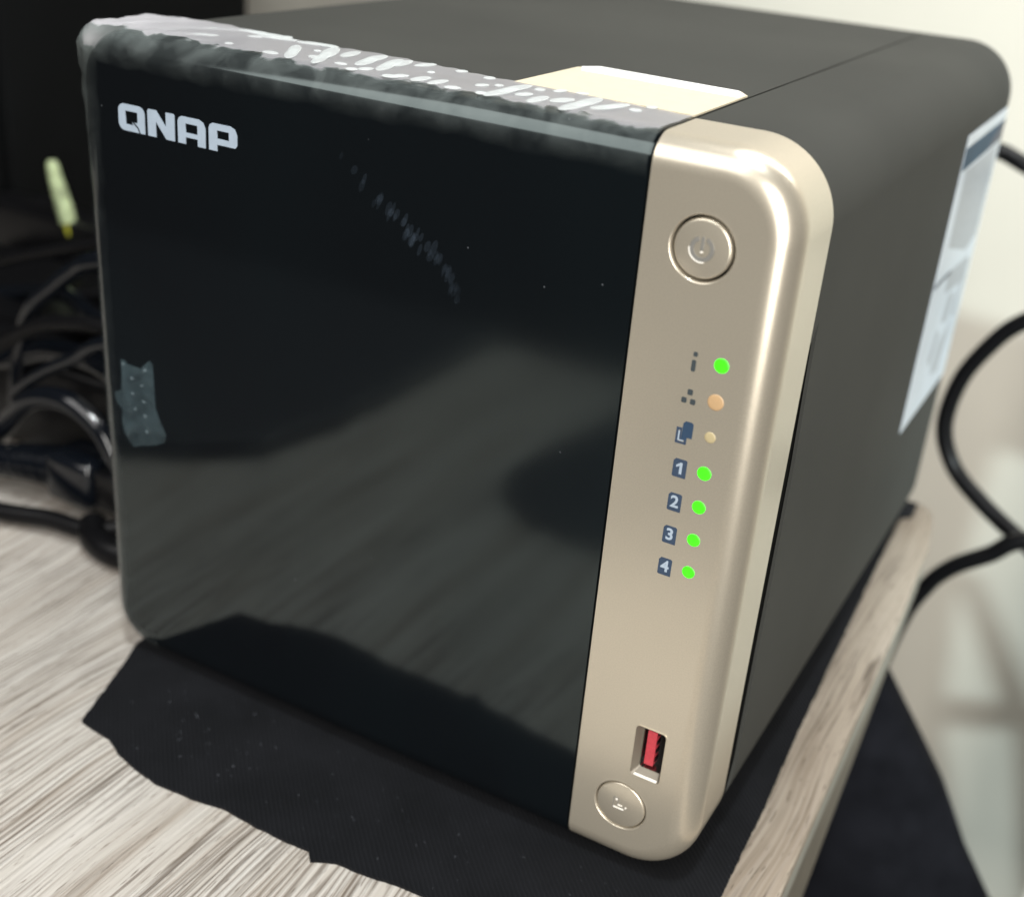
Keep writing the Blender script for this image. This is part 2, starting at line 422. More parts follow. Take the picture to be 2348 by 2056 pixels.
# ------------------------------------------------------------------ the storage box
W, H, D, XS, YG, RL, RR, FR = 170., 162.25, 211.2, 140.7, 19.6, 12., 15.5, 6.0
box = thing('network_storage_box', (85, 105, Z_B+.9), 'charcoal four-bay network storage box with glossy black door and champagne control strip', 'storage box')
def arc(cx, cz, r, a0, a1, n):
    return [(cx+r*math.cos(math.radians(a0+(a1-a0)*i/n)), cz+r*math.sin(math.radians(a0+(a1-a0)*i/n))) for i in range(n+1)]
def left_out(i, xs, rt=RL, rb=RL, off=0, n=14):
    lo, hi = i-off, H-i+off
    a = max(rb-i+off, .25); b = max(rt-i+off, .25)
    return [(xs, lo)]+arc(lo+a, lo+a, a, -90, -180, n)+arc(lo+b, hi-b, b, 180, 90, n)+[(xs, hi)]
def right_out(i, xs, n=18):
    a = RR-i
    return [(xs, H-i)]+arc(W-RR, H-RR, a, 90, 0, n)+arc(W-RR, RR, a, 0, -90, n)+[(xs, i)]
def loft(name, outf, xs, y0, y1, rf, rb):
    st = []
    for k in range(11):
        t = math.radians(9*k); st.append((y0+rf*(1-math.cos(t)), rf*(1-math.sin(t))))
    if rb:
        for k in range(6):
            t = math.radians(18*k); st.append((y1-rb*(1-math.sin(t)), rb*(1-math.cos(t))))
    else: st.append((y1, 0))
    return rings(name, [[(x, y, z) for x, z in outf(i, xs)] for y, i in st])
door = link('door_panel', loft('door', left_out, XS-.25, 0, YG-.2, FR, 0), GLOSS, box); wnormal(door)
strip = link('control_strip', loft('strip', right_out, XS+.25, 0, YG-.2, FR, 0), GOLD, box)
BX, PZ, CZ = 152.55, 143.85, 16.4
def cyl_cut(cx, cz, r, y0, y1): return revolve('c', cx, cz, [(r, y0), (r, y1)], 72, True)
def rrect(cx, cz, w_, h_, r, n=5):
    return arc(cx+w_/2-r, cz+h_/2-r, r, 0, 90, n)+arc(cx-w_/2+r, cz+h_/2-r, r, 90, 180, n)+arc(cx-w_/2+r, cz-h_/2+r, r, 180, 270, n)+arc(cx+w_/2-r, cz-h_/2+r, r, 270, 360, n)
UX, UZ, UW, UH = 157.15, 32.7, 6.9, 13.2
bool_cut(strip, [cyl_cut(BX, PZ, 6.55, -2, 3.2), cyl_cut(BX, CZ, 6.5, -2, 3.2), prism('c', rrect(UX, UZ, UW, UH, .9), -2, 11)])
wnormal(strip)
# shell: top/left cover and side cover, seam between them, dark core behind
cover = link('top_cover', loft('cover', left_out, XS-.28, YG+.25, D, .4, 2.2), SHELL, box); wnormal(cover)
side = link('side_cover', loft('side', right_out, XS+.28, YG+.25, D, .4, 2.2), SHELL, box)
slot_pts = [(YG-.5, 10.5), (YG-.5, 123.6), (YG+1.0, 124.6), (YG+3.4, 128.0), (YG+4.2, 118), (YG+6.3, 95), (YG+6.3, 20), (YG+4.0, 10.5)]
def yz_prism(name, pts, x0, x1):
    n = len(pts)
    return mesh(name, [(x0, y, z) for y, z in pts]+[(x1, y, z) for y, z in pts],
                [tuple(range(n)), tuple(range(2*n-1, n-1, -1))]+[(i, (i+1) % n, n+(i+1) % n, n+i) for i in range(n)])
bool_cut(side, [yz_prism('c', slot_pts, 160.5, 172)]); wnormal(side)
link('side_slot', yz_prism('slot', [(YG+.3, 10.8), (YG+.3, 123.5), (YG+3.3, 127.4), (YG+4.1, 118), (YG+6.2, 95), (YG+6.2, 20), (YG+3.9, 10.8)], 160.6, 169.3), DARK, box)
cor = []
for y, ins in ((2.2, 6.5), (D-3, 1.6)): cor.append([(x, y, z) for x, z in left_out(ins if y > 5 else 6.5, XS)[:-1]+right_out(ins if y > 5 else 6.5, XS)[:-1]])
# core ring: left outline then right outline make one loop
def full_out(i): return left_out(i, XS)[:-1]+right_out(i, XS)[:-1]
link('inner_chassis', rings('core', [[(x, y, z) for x, z in full_out(ins)] for y, ins in ((4.0, 4.8), (6.0, 1.8), (D-4, 1.8))]), CORE, box, 40)
for fx in (18, 152):
    for fy in (22, 190):
        link('foot', revolve_me := slab('foot', [(fx+8*math.cos(t*math.pi/12), fy+8*math.sin(t*math.pi/12)) for t in range(24)], Z_B+.92, .4), CORE, box, 40)

# buttons
def button(name, cz, R0, gap, rim):
    b = link(name, revolve(name, BX, cz, [(R0-gap, 3.0), (R0-gap, .75), (R0-gap-rim*.12, .32), (R0-gap-rim*.5, .07), (R0-gap-rim, .0), (.4, -.02)], 72, True), GOLD, box, 50)
    c = link('button_bezel', revolve('bezel', BX, cz, [(6.62, -.02), (6.5, -.05), (R0+rim*.55, -.02), (R0+rim*.2, .18), (R0, .6), (R0, 3.1), (6.4, 3.15)], 72), GOLD, b, 60)
    link('button_gap', revolve('gap', BX, cz, [(R0+.4, 3.0), (R0-gap-.4, 3.0)], 48), CORE, b)
    return b
pb = button('power_button', PZ, 6.05, .50, .5)
cb = button('copy_button', CZ, 6.0, .2, .38)
# power symbol: broken ring and bar, moulded in
def ring_poly(cx, cz, r0, r1, a0, a1, n=36):
    return arc(cx, cz, r1, a0, a1, n)+arc(cx, cz, r0, a1, a0, n)
link('power_symbol', prism('ps', ring_poly(BX, PZ, 1.55, 2.35, 112, 428), -.10, .02), GROOVE, pb, 30)
link('power_symbol', prism('pb', rrect(BX, PZ+.95, .62, 2.6, .28), -.12, .02), GROOVE, pb, 30)
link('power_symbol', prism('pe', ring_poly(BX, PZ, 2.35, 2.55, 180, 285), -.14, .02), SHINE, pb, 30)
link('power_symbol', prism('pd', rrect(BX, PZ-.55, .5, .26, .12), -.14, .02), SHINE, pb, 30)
link('copy_symbol', prism('cs', rrect(BX-.3, CZ-.95, 2.5, .30, .1), -.07, .02), SHINE, cb, 30)
link('copy_symbol', prism('cs', rrect(BX-.05, CZ-.05, 1.1, .26, .1), -.07, .02), SHINE, cb, 30)
link('copy_symbol', prism('cs', rrect(BX+1.35, CZ-.2, .34, .42, .12), -.07, .02), SHINE, cb, 30)
link('copy_symbol', prism('cs', rrect(BX-1.0, CZ+1.25, .4, .5, .14), -.07, .02), SHINE, cb, 30)
link('copy_symbol', curve_mesh('co', [[(-1.7, -1.2), (-1.7, 1.8), (-.5, 1.8), (-.5, -.35), (.9, -.35), (.9, -1.2)], [(-1.55, -1.05), (-1.55, 1.65), (-.65, 1.65), (-.65, -.5), (.75, -.5), (.75, -1.05)]], -.01, .04, (BX, CZ)), GROOVE, cb)

# indicator lights and printed icons
LZ = [123.3, 116.0, 108.8, 101.2, 93.9, 86.6, 79.3]
LM = [LED_G, LED_O, LED_Y, LED_G, LED_G, LED_G, LED_G]; LR = [1.42, 1.6, 1.12, 1.40, 1.36, 1.33, 1.30]
LL = ['lit green light beside the i symbol', 'dim orange light beside the network symbol', 'faint yellow light beside the copy symbol',
      'lit green light beside number 1', 'lit green light beside number 2', 'lit green light beside number 3', 'lit green light beside number 4']
for z, m_, r, lb in zip(LZ, LM, LR, LL):
    o = link('indicator_light', revolve('led', 159.5, z, [(r+.02, .01), (r, -.03), (r*.8, -.09), (r*.3, -.12)], 28, True), m_, box, 60)
    o['label'] = lb
ii = link('info_icon', prism('i', rrect(154.2, 121.95, .85, 2.3, .3), -.05, .01), GREYICON, box); ii['label'] = 'small grey letter i symbol'
link('info_dot', prism('i', rrect(154.3, 124.25, .85, .95, .3), -.05, .01), GREYICON, ii)
ni = link('network_icon', prism('n', rrect(154.35, 116.65, 1.05, 1.15, .25), -.05, .01), GREYICON, box); ni['label'] = 'three grey squares network symbol'
link('network_square', prism('n', rrect(153.35, 114.85, 1.05, 1.1, .25), -.05, .01), GREYICON, ni)
link('network_square', prism('n', rrect(155.1, 114.85, 1.05, 1.1, .25), -.05, .01), GREYICON, ni)
ci = link('copy_icon', prism('c', [(153.9, 106.9), (155.0, 106.9), (155.0, 107.4), (156.0, 107.4), (156.0, 110.4), (155.6, 110.7), (154.4, 110.7), (153.95, 110.2)], -.06, .01), NAVY, box)
ci['label'] = 'blue overlapping cards copy symbol'
link('copy_card', curve_mesh('cc', [[(152.75, 105.9), (152.75, 109.2), (153.85, 109.2), (153.85, 107.0), (155.0, 107.0), (155.0, 105.9)], [(153.2, 106.35), (153.2, 108.7), (153.5, 108.7), (153.5, 106.75), (154.5, 106.75), (154.5, 106.35)]], .0, .05), SLATE, ci)
link('copy_bar', prism('cl', [(153.2, 106.5), (154.4, 106.5), (154.4, 106.95), (153.6, 106.95), (153.6, 108.5), (153.2, 108.5)], -.035, .01), LOGO, ci)
for d, z in zip('1234', (100.8, 93.4, 86.1, 78.8)):
    x = 154.5
    o = link('drive_icon', prism('di', [(x-1.4, z-1.75), (x-1.15, z-1.95), (x+1.4, z-1.95), (x+1.4, z+1.7), (x+1.1, z+1.95), (x-.95, z+1.95), (x-1.4, z+1.4)], -.04, .01), SLATE, box)
    o['label'] = 'slate badge with the number '+d
    if d == '1':
        dm_ = prism('dg', [(x-.05, z-1.2), (x+.5, z-1.2), (x+.5, z+1.25), (x+.1, z+1.25), (x-.75, z+.55), (x-.75, z+.1), (x-.05, z+.5)], -.055, -.03)
    else: dm_ = text_mesh('dg', d, x, z, 3.5, -.04, .03, .09)
    link('digit', dm_, LOGO, o)

# usb port
port = link('port_bezel', None or curve_mesh('pz', [rrect(UX, UZ, UW+.3, UH+.3, 1.0)[::-1], rrect(UX, UZ, UW-.1, UH-.1, .9)], -.0, .12), GOLD, box)
port['label'] = 'champagne frame round the front port'
# sloped inner faces
def loop3(pts, y): return [(x, y, z) for x, z in pts]
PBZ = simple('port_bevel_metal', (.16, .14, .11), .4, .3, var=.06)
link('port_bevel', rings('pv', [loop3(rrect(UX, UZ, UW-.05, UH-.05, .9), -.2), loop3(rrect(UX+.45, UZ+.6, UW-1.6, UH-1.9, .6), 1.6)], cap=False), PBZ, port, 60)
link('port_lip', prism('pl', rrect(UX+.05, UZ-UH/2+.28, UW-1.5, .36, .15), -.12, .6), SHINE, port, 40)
link('port_shell', rings('pu', [loop3(rrect(UX+.45, UZ+.6, UW-1.65, UH-1.95, .6), 1.55), loop3(rrect(UX+.45, UZ+.6, UW-2.0, UH-2.3, .5), 1.4), loop3(rrect(UX+.45, UZ+.6, UW-2.0, UH-2.3, .5), 9)], cap=False), STEEL, port, 40)
link('port_back', prism('pk', rrect(UX+.45, UZ+.6, UW-1.9, UH-2.2, .5), 8.5, 9), DARK, port)
link('port_tongue', box_me('pt', (UX-1.3, 1.6, UZ-4.1), (UX+.8, 8.6, UZ+5.0), .15), RED, port)
for q in range(4):
    link('port_contact', box_me('pc', (UX+.8, 2.2, UZ-3.1+q*2.3), (UX+1.0, 8.4, UZ-2.1+q*2.3)), BLACK, port)

# lettering on the door
def rr2(x0, z0, x1, z1, r, corners=(1, 1, 1, 1), n=5):      # corners: tr, tl, bl, br
    out = []
    for (cx, cz, a), on in zip(((x1, z1, 0), (x0, z1, 90), (x0, z0, 180), (x1, z0, 270)), corners):
        q = r if on else .02
        out += arc(cx-q if a in (0, 270) else cx+q, cz-q if a in (0, 90) else cz+q, q, a, a+90, n if on else 1)
    return out
lx = [13.1, 21.75, 30.45, 39.15]; Z0, Z1, LW = 141.5, 147.35, 7.75
def letter(name, loops, x):
    link(name, curve_mesh(name, loops, -.0, .16, (x, 0)), LOGO, door)
letter('letter', [rr2(0, Z0, LW, Z1, 1.7, (1, 1, 1, 0)), [(2.1, Z0+1.45), (2.1, Z1-1.45), (LW-2.1, Z1-1.45), (LW-2.1, Z0+2.1), (3.9, Z0+2.1), (4.4, Z0+1.45)]], lx[0])
letter('letter_notch', [[(3.7, Z0+2.3), (4.6, Z0+1.8), (5.7, Z0+.9), (6.1, Z0), (6.45, Z0), (5.95, Z0+1.1), (4.9, Z0+2.0)]], lx[0]-.0)
letter('letter', [[(0, Z0), (0, Z1-.4), (.35, Z1), (2.5, Z1), (5.3, Z0+2.6), (5.3, Z1), (LW-.3, Z1), (LW, Z1-.3), (LW, Z0), (5.3, Z0), (2.4, Z0+3.4), (2.4, Z0)]], lx[1])
letter('letter', [[(0, Z0)]+[(0, Z1-1.2), (.35, Z1-.4), (1.1, Z1), (LW-1.8, Z1), (LW-.6, Z1-.5), (LW, Z1-1.7), (LW, Z0), (LW-2.2, Z0), (LW-2.2, Z0+1.5), (2.2, Z0+1.5), (2.2, Z0)], [(2.2, Z0+2.5), (2.2, Z1-1.4), (LW-2.2, Z1-1.4), (LW-2.2, Z0+2.5)]], lx[2])
letter('letter', [[(0, Z0), (0, Z1-1.2), (.35, Z1-.4), (1.1, Z1), (LW-1.8, Z1), (LW-.6, Z1-.5), (LW, Z1-1.7), (LW, Z0+2.0), (LW-.5, Z0+1.4), (2.3, Z0+1.4), (2.3, Z0)], [(2.3, Z0+2.7), (2.3, Z1-1.4), (LW-2.2, Z1-1.4), (LW-2.2, Z0+2.7)]], lx[3])
for o in list(door.children):
    if o.name.startswith('letter_notch'): o.data.materials[0] = GLOSS; o.location = (0, -.00006, 0)

# labels
lab = link('top_label', slab('label', [(100.3, 22.0), (138.9, 19.95), (140.3, 19.95), (140.3, 49.5), (137.5, 53.2), (104.0, 54.8), (100.6, 50.0)], H+.02, H+.35), CREAM, box)
lab['label'] = 'cream paper seal with clipped corners on the top'
link('label_sheen', slab('stripe', [(103.4, 46.5), (139.8, 45.6), (139.8, 49.3), (137.2, 52.8), (104.1, 54.4), (101.4, 50.6)], H+.36, H+.5), WHITE, lab)  # white strip painting the sheen along the rear of the seal
sl = link('side_label', yz_prism('sl', [(149, 57), (149, 144.6), (209, 144.6), (209, 57)], W-.1, W+.22), LBL, box); sl['label'] = 'glossy pale sticker with a blue band at the rear of the side'
link('label_band', yz_prism('s1', [(149.1, 134.9), (149.1, 141.2), (208.9, 141.2), (208.9, 134.9)], W+.2, W+.28), LBLUE, sl)
link('label_reflection', yz_prism('s2', [(185, 135), (208.8, 135), (208.8, 140.8), (203, 140.8)], W+.25, W+.33), LNAVY, sl)  # dark wedge painting a reflection onto the sticker
link('label_window', yz_prism('s3', [(157, 112), (157, 134), (205, 134), (205, 106), (190, 104)], W+.2, W+.27), LGREY, sl)
link('label_line', yz_prism('s4', [(149.1, 101.3), (149.1, 102.6), (172, 102.0), (172, 100.9)], W+.2, W+.28), LNAVY, sl)
link('label_patch', yz_prism('s5', [(170, 95), (168, 102), (200, 100), (204, 97), (204, 91), (196, 92)], W+.2, W+.27), LGREY, sl)
for a in ([(176, 84), (180, 92), (190, 91), (186, 82)], [(168, 74), (172, 83), (178, 80), (174, 70)], [(178, 66), (182, 76), (196, 80), (190, 64)], [(192, 82), (196, 92), (202, 91), (200, 80)]):
    link('label_patch', yz_prism('s6', a, W+.2, W+.27), LGREY, sl)

# protective film wrapped over the top and left edges of the door
def interp(T, x):
    if x <= T[0][0]: return T[0][1]
    for (a, b), (c, d) in zip(T, T[1:]):
        if x <= c: return b+(d-b)*(x-a)/(c-a)
    return T[-1][1]
REAR = [(4, 22), (10, 25), (20, 27), (30, 26.2), (42, 24.5), (54, 24.7), (62, 26.0), (72, 25.3), (84, 24.3), (93, 22.4), (101, 22.2), (112, 21.5), (121, 21.2), (128, 19.8), (139.6, 19.4)]
def contour(i, off):       # from bottom left up and round to the seam, dense
    lo, hi = i-off, H-i+off
    rt = max(4.0-i+off, .3); rb = max(12-i+off, .3); P = []
    P += [(16+(lo+rb-16)*k/3, lo) for k in range(3)]
    P += arc(lo+rb, lo+rb, rb, -90, -180, 8)
    n = 70
    P += [(lo, lo+rb+(hi-rt-lo-rb)*k/n) for k in range(1, n)]
    P += arc(lo+rt, hi-rt, rt, 180, 90, 8)
    n = 110
    P += [(lo+rt+(XS-.5-lo-rt)*k/n, hi) for k in range(1, n+1)]
    return P
base = contour(0, 0); R = []; CL = []
TS = [0, .12, .3, .5, .7, .88, 1]
steps = [('s', t) for t in TS]+[('f', 9*k) for k in range(1, 11)]+[('i', 1), ('i', 2)]
for kind, t in steps:
    ring = []
    for idx in range(len(base)):
        bx, bz = base[idx]
        top = bz > H-6
        if top: yr = interp(REAR, bx)+.5*math.sin(bx*.9)+.4*noise.noise(Vector((bx*.6, 1, 2)))
        else: yr = 19.0+1.2*noise.noise(Vector((bz*.12, 5, 2)))
        near = math.exp(-(((bx-2)/26)**2+((bz-H)/22)**2))      # slack film at the top left corner
        if kind == 's': y = yr+(FR-yr)*t; ins = 0
        elif kind == 'f': a = math.radians(t); y = FR*(1-math.sin(a)); ins = FR*(1-math.cos(a))
        else: y = -.0; ins = FR+t*1.0*(.5+.5*noise.noise(Vector((bx*.2, bz*.2, 9)))+.3)
        q = Vector((bx*.16, y*.3, bz*.16))
        off = .36+.12*noise.noise(q)+(.10 if kind == 'f' else .03)*.5*noise.noise(q*4)+near*(.7+.6*noise.noise(q*1.7))
        if kind == 's' and t == 0: off = .33+near*.5
        if kind == 'i': off = .42*(.25 if t == 1 else .08)
        fx = 0.0
        px, pz = contour(ins, off)[idx]
        yy = y-(off if ins > 3 else off*(ins/5))
        ring.append((px, min(yy, yr), pz))
        cv = {'s': 1.0, 'f': 1.0-.82*(t/90 if kind == 'f' else 0), 'i': .08 if t == 1 else 0.0}[kind]
        side_fade = .5 if not top else 1.0
        tp = {'s': 1.0-.25*(t if kind == 's' else 0), 'f': max(0, .7-t/55 if kind == 'f' else 0), 'i': 0}[kind] if top else 0
        CL.append((min(2.0, cv*side_fade*(1+.75*near)), tp))
    R.append(ring)
film = link('protective_film', rings('film', R, closed=False), FILM, box, 180)
at_ = film.data.color_attributes.new('cling', 'FLOAT_COLOR', 'POINT')
for i_, c_ in enumerate(CL): at_.data[i_].color = (c_[0], c_[1], 0, 1)
film['label'] = 'wrinkled clear film wrapped over the door edges'
# air pockets under the film on the top face
B1 = [(63.1, 3.2), (62.9, 13.2), (70.2, 8.5), (76.2, 7.2), (75.8, 13.1), (78.2, 17.1), (86.9, 19.0), (82.2, 3.2), (87.0, 2.5), (91.1, 2.3), (73.7, 3.7), (97.9, 8.5), (100.4, 11.8), (104.6, 2.6), (107.9, 6.7), (113.2, 1.0), (107.9, 14.8), (115.7, 6.5), (120.4, .3), (111.2, 16.3), (124.4, 7.6), (130.0, 12.1), (54.8, 14.0), (72.2, 0), (80.1, .4), (94.5, 0), (101.5, -1.5), (114.6, 19.3), (130.9, 18.0), (34.0, 16.9), (37.6, 5.5), (48.9, 4.5), (56.3, 3.2), (39.6, 22.9), (24.5, 7.4)]
B2 = [(55.3, 22.3), (60.5, 22.6), (67.0, 22.9), (72.2, 21.6), (74.3, 22.9), (79.8, 23.8), (88.7, 22.1), (83.6, 7.6), (87.4, 9.8), (91.3, 9.7), (74.6, 8.2), (99.3, 12.4), (101.6, 14.3), (104.6, 18.8), (109.6, 11.6), (112.7, 11.5), (109.0, 17.6), (117.4, 13.7), (121.0, 18.3), (112.4, 20.6), (127.3, 17.3), (131.1, 14.0), (55.6, 15.9), (72.7, 3.9), (83.5, .7), (97.8, -1.0), (103.6, 1.2), (117.4, 20.3), (132.3, 18.7), (37.3, 19.3), (39.3, 6.9), (52.6, 5.1), (48.6, 17.2), (40.8, 24.8), (30.6, 12.8)]
EX1 = [(16, 12), (22, 19), (28, 22), (35, 20), (45, 20.5), (50, 22), (58, 9), (66, 6), (84, 13), (95, 17), (12, 8)]
EX2 = [(26, 21), (33, 25), (40, 24), (44, 22.5), (52, 23.5), (55, 23), (61, 7.5), (69, 7), (85, 15), (96, 20.5), (20, 11)]
bub = bmesh.new(); bmesh.ops.create_uvsphere(bub, u_segments=18, v_segments=10, radius=MM)
bme = bpy.data.meshes.new('air_bubble'); bub.to_mesh(bme); bub.free(); bme.materials.append(BUBBLE); bme.shade_smooth()
for a, b in zip(B1+EX1, B2+EX2):
    a, b = Vector(a), Vector(b)
    a.y = max(a.y+2.0, 4.4); b.y = max(b.y+1.0, 5.4)
    c = (a+b)/2; d = b-a
    for piece in range(2 if d.length > 9 else 1):
        o = bpy.data.objects.new('air_bubble', bme); COL.objects.link(o); o.parent = film
        cc = c+(d*(.16 if piece == 0 else -.2) if d.length > 9 else Vector((0, 0)))
        L = d.length*(.40 if d.length > 9 else .52)
        o.location = (cc.x*MM, cc.y*MM, (H+.42)*MM)
        wd = random.uniform(.85, 1.4)+min(.5, d.length*.03)
        o.scale = (max(L, wd), wd, .30); o.rotation_euler = (0, 0, math.atan2(d.y, d.x)+random.uniform(-.06, .06))
bm = bmesh.new()  # pale flecks painting a reflected glint streak on the door
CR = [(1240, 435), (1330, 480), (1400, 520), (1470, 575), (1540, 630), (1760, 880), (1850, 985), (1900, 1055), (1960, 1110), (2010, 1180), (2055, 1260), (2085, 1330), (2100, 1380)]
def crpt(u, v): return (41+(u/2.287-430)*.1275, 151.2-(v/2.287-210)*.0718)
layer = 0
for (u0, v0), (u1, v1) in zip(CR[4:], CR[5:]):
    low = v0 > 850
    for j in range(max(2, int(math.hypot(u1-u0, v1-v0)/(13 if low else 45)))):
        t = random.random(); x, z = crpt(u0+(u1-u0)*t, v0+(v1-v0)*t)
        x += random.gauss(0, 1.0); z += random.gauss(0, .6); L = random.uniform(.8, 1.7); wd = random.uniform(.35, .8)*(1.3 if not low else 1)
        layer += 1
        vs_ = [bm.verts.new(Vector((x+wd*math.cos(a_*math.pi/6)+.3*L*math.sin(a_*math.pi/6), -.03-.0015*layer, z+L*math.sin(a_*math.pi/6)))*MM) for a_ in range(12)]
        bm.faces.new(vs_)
me = bpy.data.meshes.new('painted_glint'); bm.to_mesh(me); bm.free()
cr_ = link('painted_glint', me, film_mat('painted_glint', (.14, .19, .26), .012, .04, 60, .4, .1, spread=.12), box); cr_['label'] = 'faint dotted glint painted across the black door'
# scrap of film left on the door face
pme = bme.copy(); pme.materials.clear(); pme.materials.append(film_mat('pimple', (.22, .28, .31), .3, .5, 90, .3, .1))
sc_ = [(250, 380), (310, 380), (330, 410), (520, 410), (600, 320), (650, 265), (695, 300), (700, 600), (705, 850), (760, 1000), (800, 1080), (835, 1160), (810, 1260), (700, 1330), (600, 1380), (480, 1420), (370, 1480), (300, 1430), (240, 1330), (215, 1200), (230, 1030), (180, 980), (140, 920), (135, 840), (180, 800), (230, 780), (240, 660), (250, 560)]
def scr(px, py): return (9.0+(px-245)*.0232, 87.2-(py-270)*.0208-(px-245)*.0008)
sp = [scr(*p) for p in sc_]
scrap = link('film_scrap', prism('scrap', sp, -.16, -.01), SCRAP, box); scrap['label'] = 'torn patch of film stuck to the left of the door'
for px, py in ((395, 570), (530, 620), (395, 765), (545, 820), (420, 960), (555, 1005), (570, 1200), (280, 430), (575, 420), (590, 400)):
    o = bpy.data.objects.new('film_pimple', pme); COL.objects.link(o); o.parent = scrap
    x, z = scr(px, py); o.location = (x*MM, -.16*MM, z*MM); o.scale = (random.uniform(.25, .6), .12, random.uniform(.15, .35)); o.rotation_euler = (0, random.uniform(-.6, .6), 0)

# ------------------------------------------------------------------ cables on the right
c1 = tube('power_cable', [(120, 215, 100), (136, 240, 108), (152, 285, 116), (160, 290, 116.5), (170, 290, 113.2), (190, 292, 105), (230, 300, 92)], 3.1, CABLE)
tag(c1, 'straight black cable leaving the back of the box at upper right', 'cable')
c2 = tube('power_cable', [(230, 268, 88), (205, 270, 74), (185.4, 270, 61.5), (176.3, 270, 50), (169, 270, 33.8), (167.3, 270, 14.3), (174, 270, -1), (186.7, 266, -10.2), (204, 262, -19), (225, 256, -26), (240, 250, -18), (232, 244, -4), (207.3, 240, -9.5), (197.7, 240, -18.5), (186, 240, -28.5), (178.4, 240, -40.5), (172, 238, -62), (165, 230, -120)], 3.3, CABLE)
tag(c2, 'thick black cable looping beside the wall behind the board', 'cable')
# black bag hanging below the board
bag = thing('black_bag', (140, 195, -340), 'black cloth bag hanging below the right edge of the board', 'bag')
R = []
prof = [(-30, 8), (-52, 36), (-65, 46), (-82, 59), (-96, 70), (-113, 79), (-136, 93), (-170, 106), (-230, 122), (-340, 130)]
for z, hw in prof:
    ring = []
    for kx in range(60):
        a = 2*math.pi*kx/60
        wob = 1+.025*math.sin(7*a+z*.03)+.02*noise.noise(Vector((math.cos(a)*2, math.sin(a)*2, z*.03)))
        ring.append((140+hw*math.cos(a)*wob, 195+(10+hw*.28)*math.sin(a)*wob, z))
    R.append(ring)
link('bag_body', rings('bag', R), BAGM, bag, 180)
tube('bag_strap', [(178, 190, -60), (184, 182, -85), (192, 174, -115), (198, 170, -150), (200, 168, -200)], 1.6, simple('strap_grey', (.035, .035, .042), .7), bag)

# ------------------------------------------------------------------ left background
tower = thing('computer_tower', (-420, 250, Z_B), 'tall matt black computer case filling the dark upper left', 'computer case')
link('case_body', box_me('tower', (-700, 172, -690), (-226, 331, 620), 4), TOWER, tower, 40)
link('front_panel', box_me('tp', (-696, 168, -600), (-232, 171.9, 600), 1.5), TOWER, tower, 40)
c = tube('power_cable', [(-260, 420, 175), (-215, 420, 158), (-190, 420, 149), (-160, 420, 147), (-120, 420, 158), (-60, 420, 180)], 5.5, CABLE)
tag(c, 'black cable crossing the white wall behind the top of the box', 'cable')
gp = thing('pale_green_plug', (-170, 150, 44), 'pale green plug on a yellow wire standing against the black case', 'plug')
link('plug_body', tube_me('gp', [(-178, 150, 75), (-176.5, 150, 68), (-173, 150, 57), (-171, 150, 50.5)], 3, n=4, rf=lambda t: 2.2+1.2*min(1, t*1.5) if t > .08 else 1.5), GREENP, gp, 60)
link('plug_wire', tube_me('gw', [(-171, 150, 51), (-169.5, 150, 46), (-168.5, 151, 42), (-167, 153, 30)], 2, n=4, rf=lambda t: 2.4-.8*t), YELL, gp, 60)
ad = thing('power_adapter', (-74, 105, Z_B), 'black power adapter brick lying on the board among the cables', 'adapter')
link('adapter_body', box_me('ad', (-215, 66, Z_B+.1), (-38, 146, 36), 5), BLACK, ad, 40)
link('adapter_lid', box_me('al', (-209, 72, 36.1), (-44, 140, 38), 1), BLACK, ad, 40)
ad2 = thing('power_strip', (-118, 157, Z_B), 'long black power strip behind the adapter beside the box', 'power strip')
link('strip_body', box_me('ps', (-222, 148, Z_B+.1), (-14, 166, 52), 3), BLACK, ad2, 40)
for q in range(3): link('strip_switch', box_me('sw', (-200+q*60, 152, 52.1), (-180+q*60, 162, 54), .6), BLACK, ad2, 40)
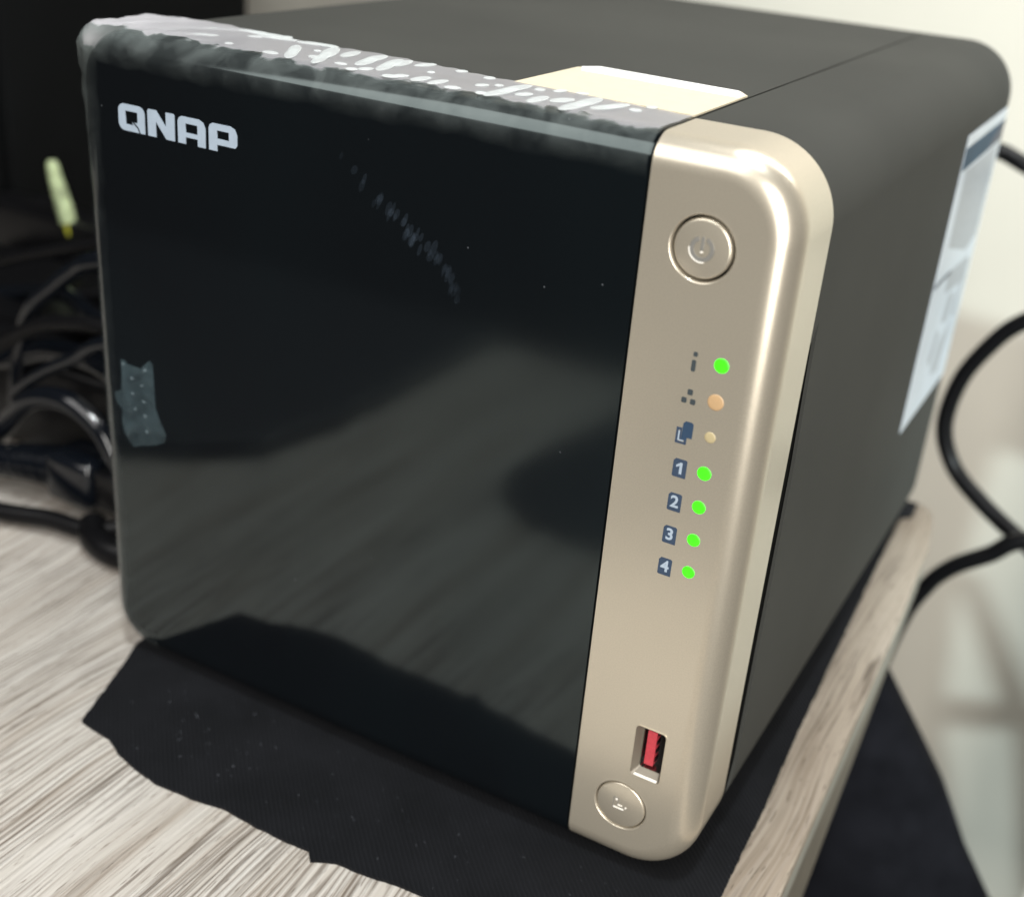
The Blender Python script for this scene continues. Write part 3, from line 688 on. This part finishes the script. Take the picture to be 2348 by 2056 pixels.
# mains plug with ribbed strain relief
pl = thing('mains_connector', (-60, 48, Z_B), 'black mains connector with ribbed collar lying on the board by the adapter', 'connector')
link('connector_body', box_me('mb', (-70, 40, 3), (-50, 57, 20), 3), GLOSSB, pl, 40)
link('connector_nose', box_me('mn', (-50, 42, 5), (-36, 55, 18), 1.2), BLACK, pl, 40)
link('ribbed_collar', tube_me('mc', [(-70, 47.5, 11.5), (-84, 44, 10.5), (-104, 38, 8)], 6, n=30, rf=lambda t: (7.4-2.6*t)*(1 if int(t*22) % 2 else .86)), GLOSSB, pl, 30)
tube('connector_cord', [(-102, 38.5, 8), (-125, 32, 4), (-170, 30, 2.0), (-210, 34, 2.0)], 3.4, CABLE, pl)
cabs = [
 ([(-30, 200, 58), (-90, 160, 52), (-125, 120, 51), (-136, 120, 45.5), (-148, 120, 36), (-163, 118, 20), (-175, 112, 8)], 3.6, 'black cable bending down in an arc left of the box'),
 ([(-40, 170, 46), (-120, 150, 44), (-160, 150, 43), (-186, 150, 34.5), (-215, 150, 26), (-225, 150, 22)], 2.6, 'thin dark cable running level below the green plug'),
 ([(-50, 130, 44), (-100, 118, 43), (-147, 112, 34), (-164, 100, 24), (-185, 92, 8)], 3.4, 'dark cable crossing just above the adapter brick'),
 ([(-20, 60, 12), (-38, 36, 4), (-60, 31, 3), (-80, 26, 2), (-120, 20, 2), (-200, 26, 2)], 3.0, 'dark cable lying on the board in front of the connector'),
 ([(-8, 44, 6), (-20, 46, 18), (-36, 54, 34), (-60, 62, 43), (-90, 66, 41), (-120, 66, 30), (-200, 66, 8)], 4.0, 'thick black cable rising over the connector from the box'),
 ([(-10, 70, 36), (-40, 70, 46), (-80, 76, 52), (-110, 90, 50), (-150, 100, 38), (-210, 96, 22)], 3.0, 'black cable arching highest over the adapter brick'),
 ([(-6, 100, 48), (-30, 95, 47), (-60, 84, 44), (-90, 84, 44), (-125, 88, 30), (-200, 84, 10)], 3.6, 'dark cable tucked between the adapter and the connector'),
 ([(-112, 66, 10), (-104.4, 64, 34.5), (-97, 64, 54), (-84, 64, 66), (-75, 64, 73), (-63, 64, 79), (-35, 70, 84), (-8, 80, 80)], 3.0, 'glossy black cable arching highest beside the door edge'),
 ([(-130, 58, 20), (-111, 58, 38), (-91, 58, 51), (-77, 58, 56.6), (-55, 58, 60), (-12, 62, 58)], 2.6, 'dark grey cable sloping under the high arch'),
 ([(-92, 50, 30), (-84, 50, 37), (-74, 50, 44), (-62, 50, 51), (-47, 50, 60), (-12, 54, 66)], 2.2, 'thin glossy cable rising toward the door edge'),
 ([(-112, 50, 4), (-98, 48, 16), (-82, 48, 31.5), (-66, 48, 36), (-53, 48, 31), (-46, 48, 22), (-40, 50, 8)], 3.6, 'black cable looped over the ribbed connector'),
 ([(-140, 75, 55), (-122, 75, 63), (-100, 75, 71), (-70, 75, 80), (-20, 80, 90)], 2.0, 'thin dark cable just under the green plug'),
 ([(-12, 36, 3), (-26, 29, 3), (-37, 30, 3.2), (-45, 36, 3.4)], 4.6, 'short black cable end bent beside the lower left of the box'),
]
for ic, (P, r, lb) in enumerate(cabs):
    tag(tube('black_cable', P, r, GLOSSB if ic in (4, 5, 7, 9, 10) else CABLE), lb, 'cable', 'cables tangled left of the box')

# ------------------------------------------------------------------ out of frame, but reflected in the door or shading the wall
def blob(cx, cy, rx, ry, n=40, e=.12, s=0): return [(cx+rx*(1+e*math.sin(2*t+s))*math.cos(t), cy+ry*math.sin(t)) for t in [2*math.pi*i/n for i in range(n)]]
pad = link('reflected_pad', slab('pad', [(40, -175), (38, -155), (46, -138), (62, -128), (85, -126), (112, -132), (160, -138), (192, -150), (194, -266), (60, -266), (48, -215)], Z_B+.1, Z_B+3, .5), PURP)  # added out of view for the round dark reflection in the door
tag(pad, 'unseen black rounded shape added for its reflection in the door', 'reflected shape')
slv = link('reflected_sheet', slab('slv', refine([(-62, -92), (-40, -112), (-33, -150), (-30, -266), (-400, -266), (-400, -60), (-120, -62)], 8, 3, 4), Z_B+.1, Z_B+8, 2), PURP)  # added out of view to darken the left of the door reflection
tag(slv, 'unseen black sheet added to darken the left of the door reflection', 'reflected sheet')
blockers = thing('shadow_blockers', (250, 515, -300), 'unseen pale rack standing near the wall to the right', 'blockers')
def blk(name, pts, s=.13, th=6):  # added unseen bar, projected back from the shadow it casts
    A = []
    for x, z in pts:
        P = Vector((x, 600, z)); q = P+(BEAM-P)*s; A.append(q)
    n = len(A); y = 0
    link(name, mesh(name, [tuple(p) for p in A]+[(p.x, p.y+th, p.z) for p in A], [tuple(range(n)), tuple(range(2*n-1, n-1, -1))]+[(i, (i+1) % n, n+(i+1) % n, n+i) for i in range(n)]), BLOCKM, blockers)
blk('blocker_bar', [(105, -45), (420, -60), (420, -126), (105, -126)])
blk('blocker_bar', [(105, -126.2), (156, -126.2), (157, -240), (170, -345), (195, -420), (230, -520), (105, -520)])
blk('blocker_slat', [(157.2, -222), (168, -222), (226, -306), (208, -308)])
blk('blocker_bar', [(170, -346), (168, -322), (225, -306.2), (420, -290), (420, -312), (222, -326)])
blk('blocker_slat', [(222.2, -326.2), (236, -325), (290, -500), (272, -500)])
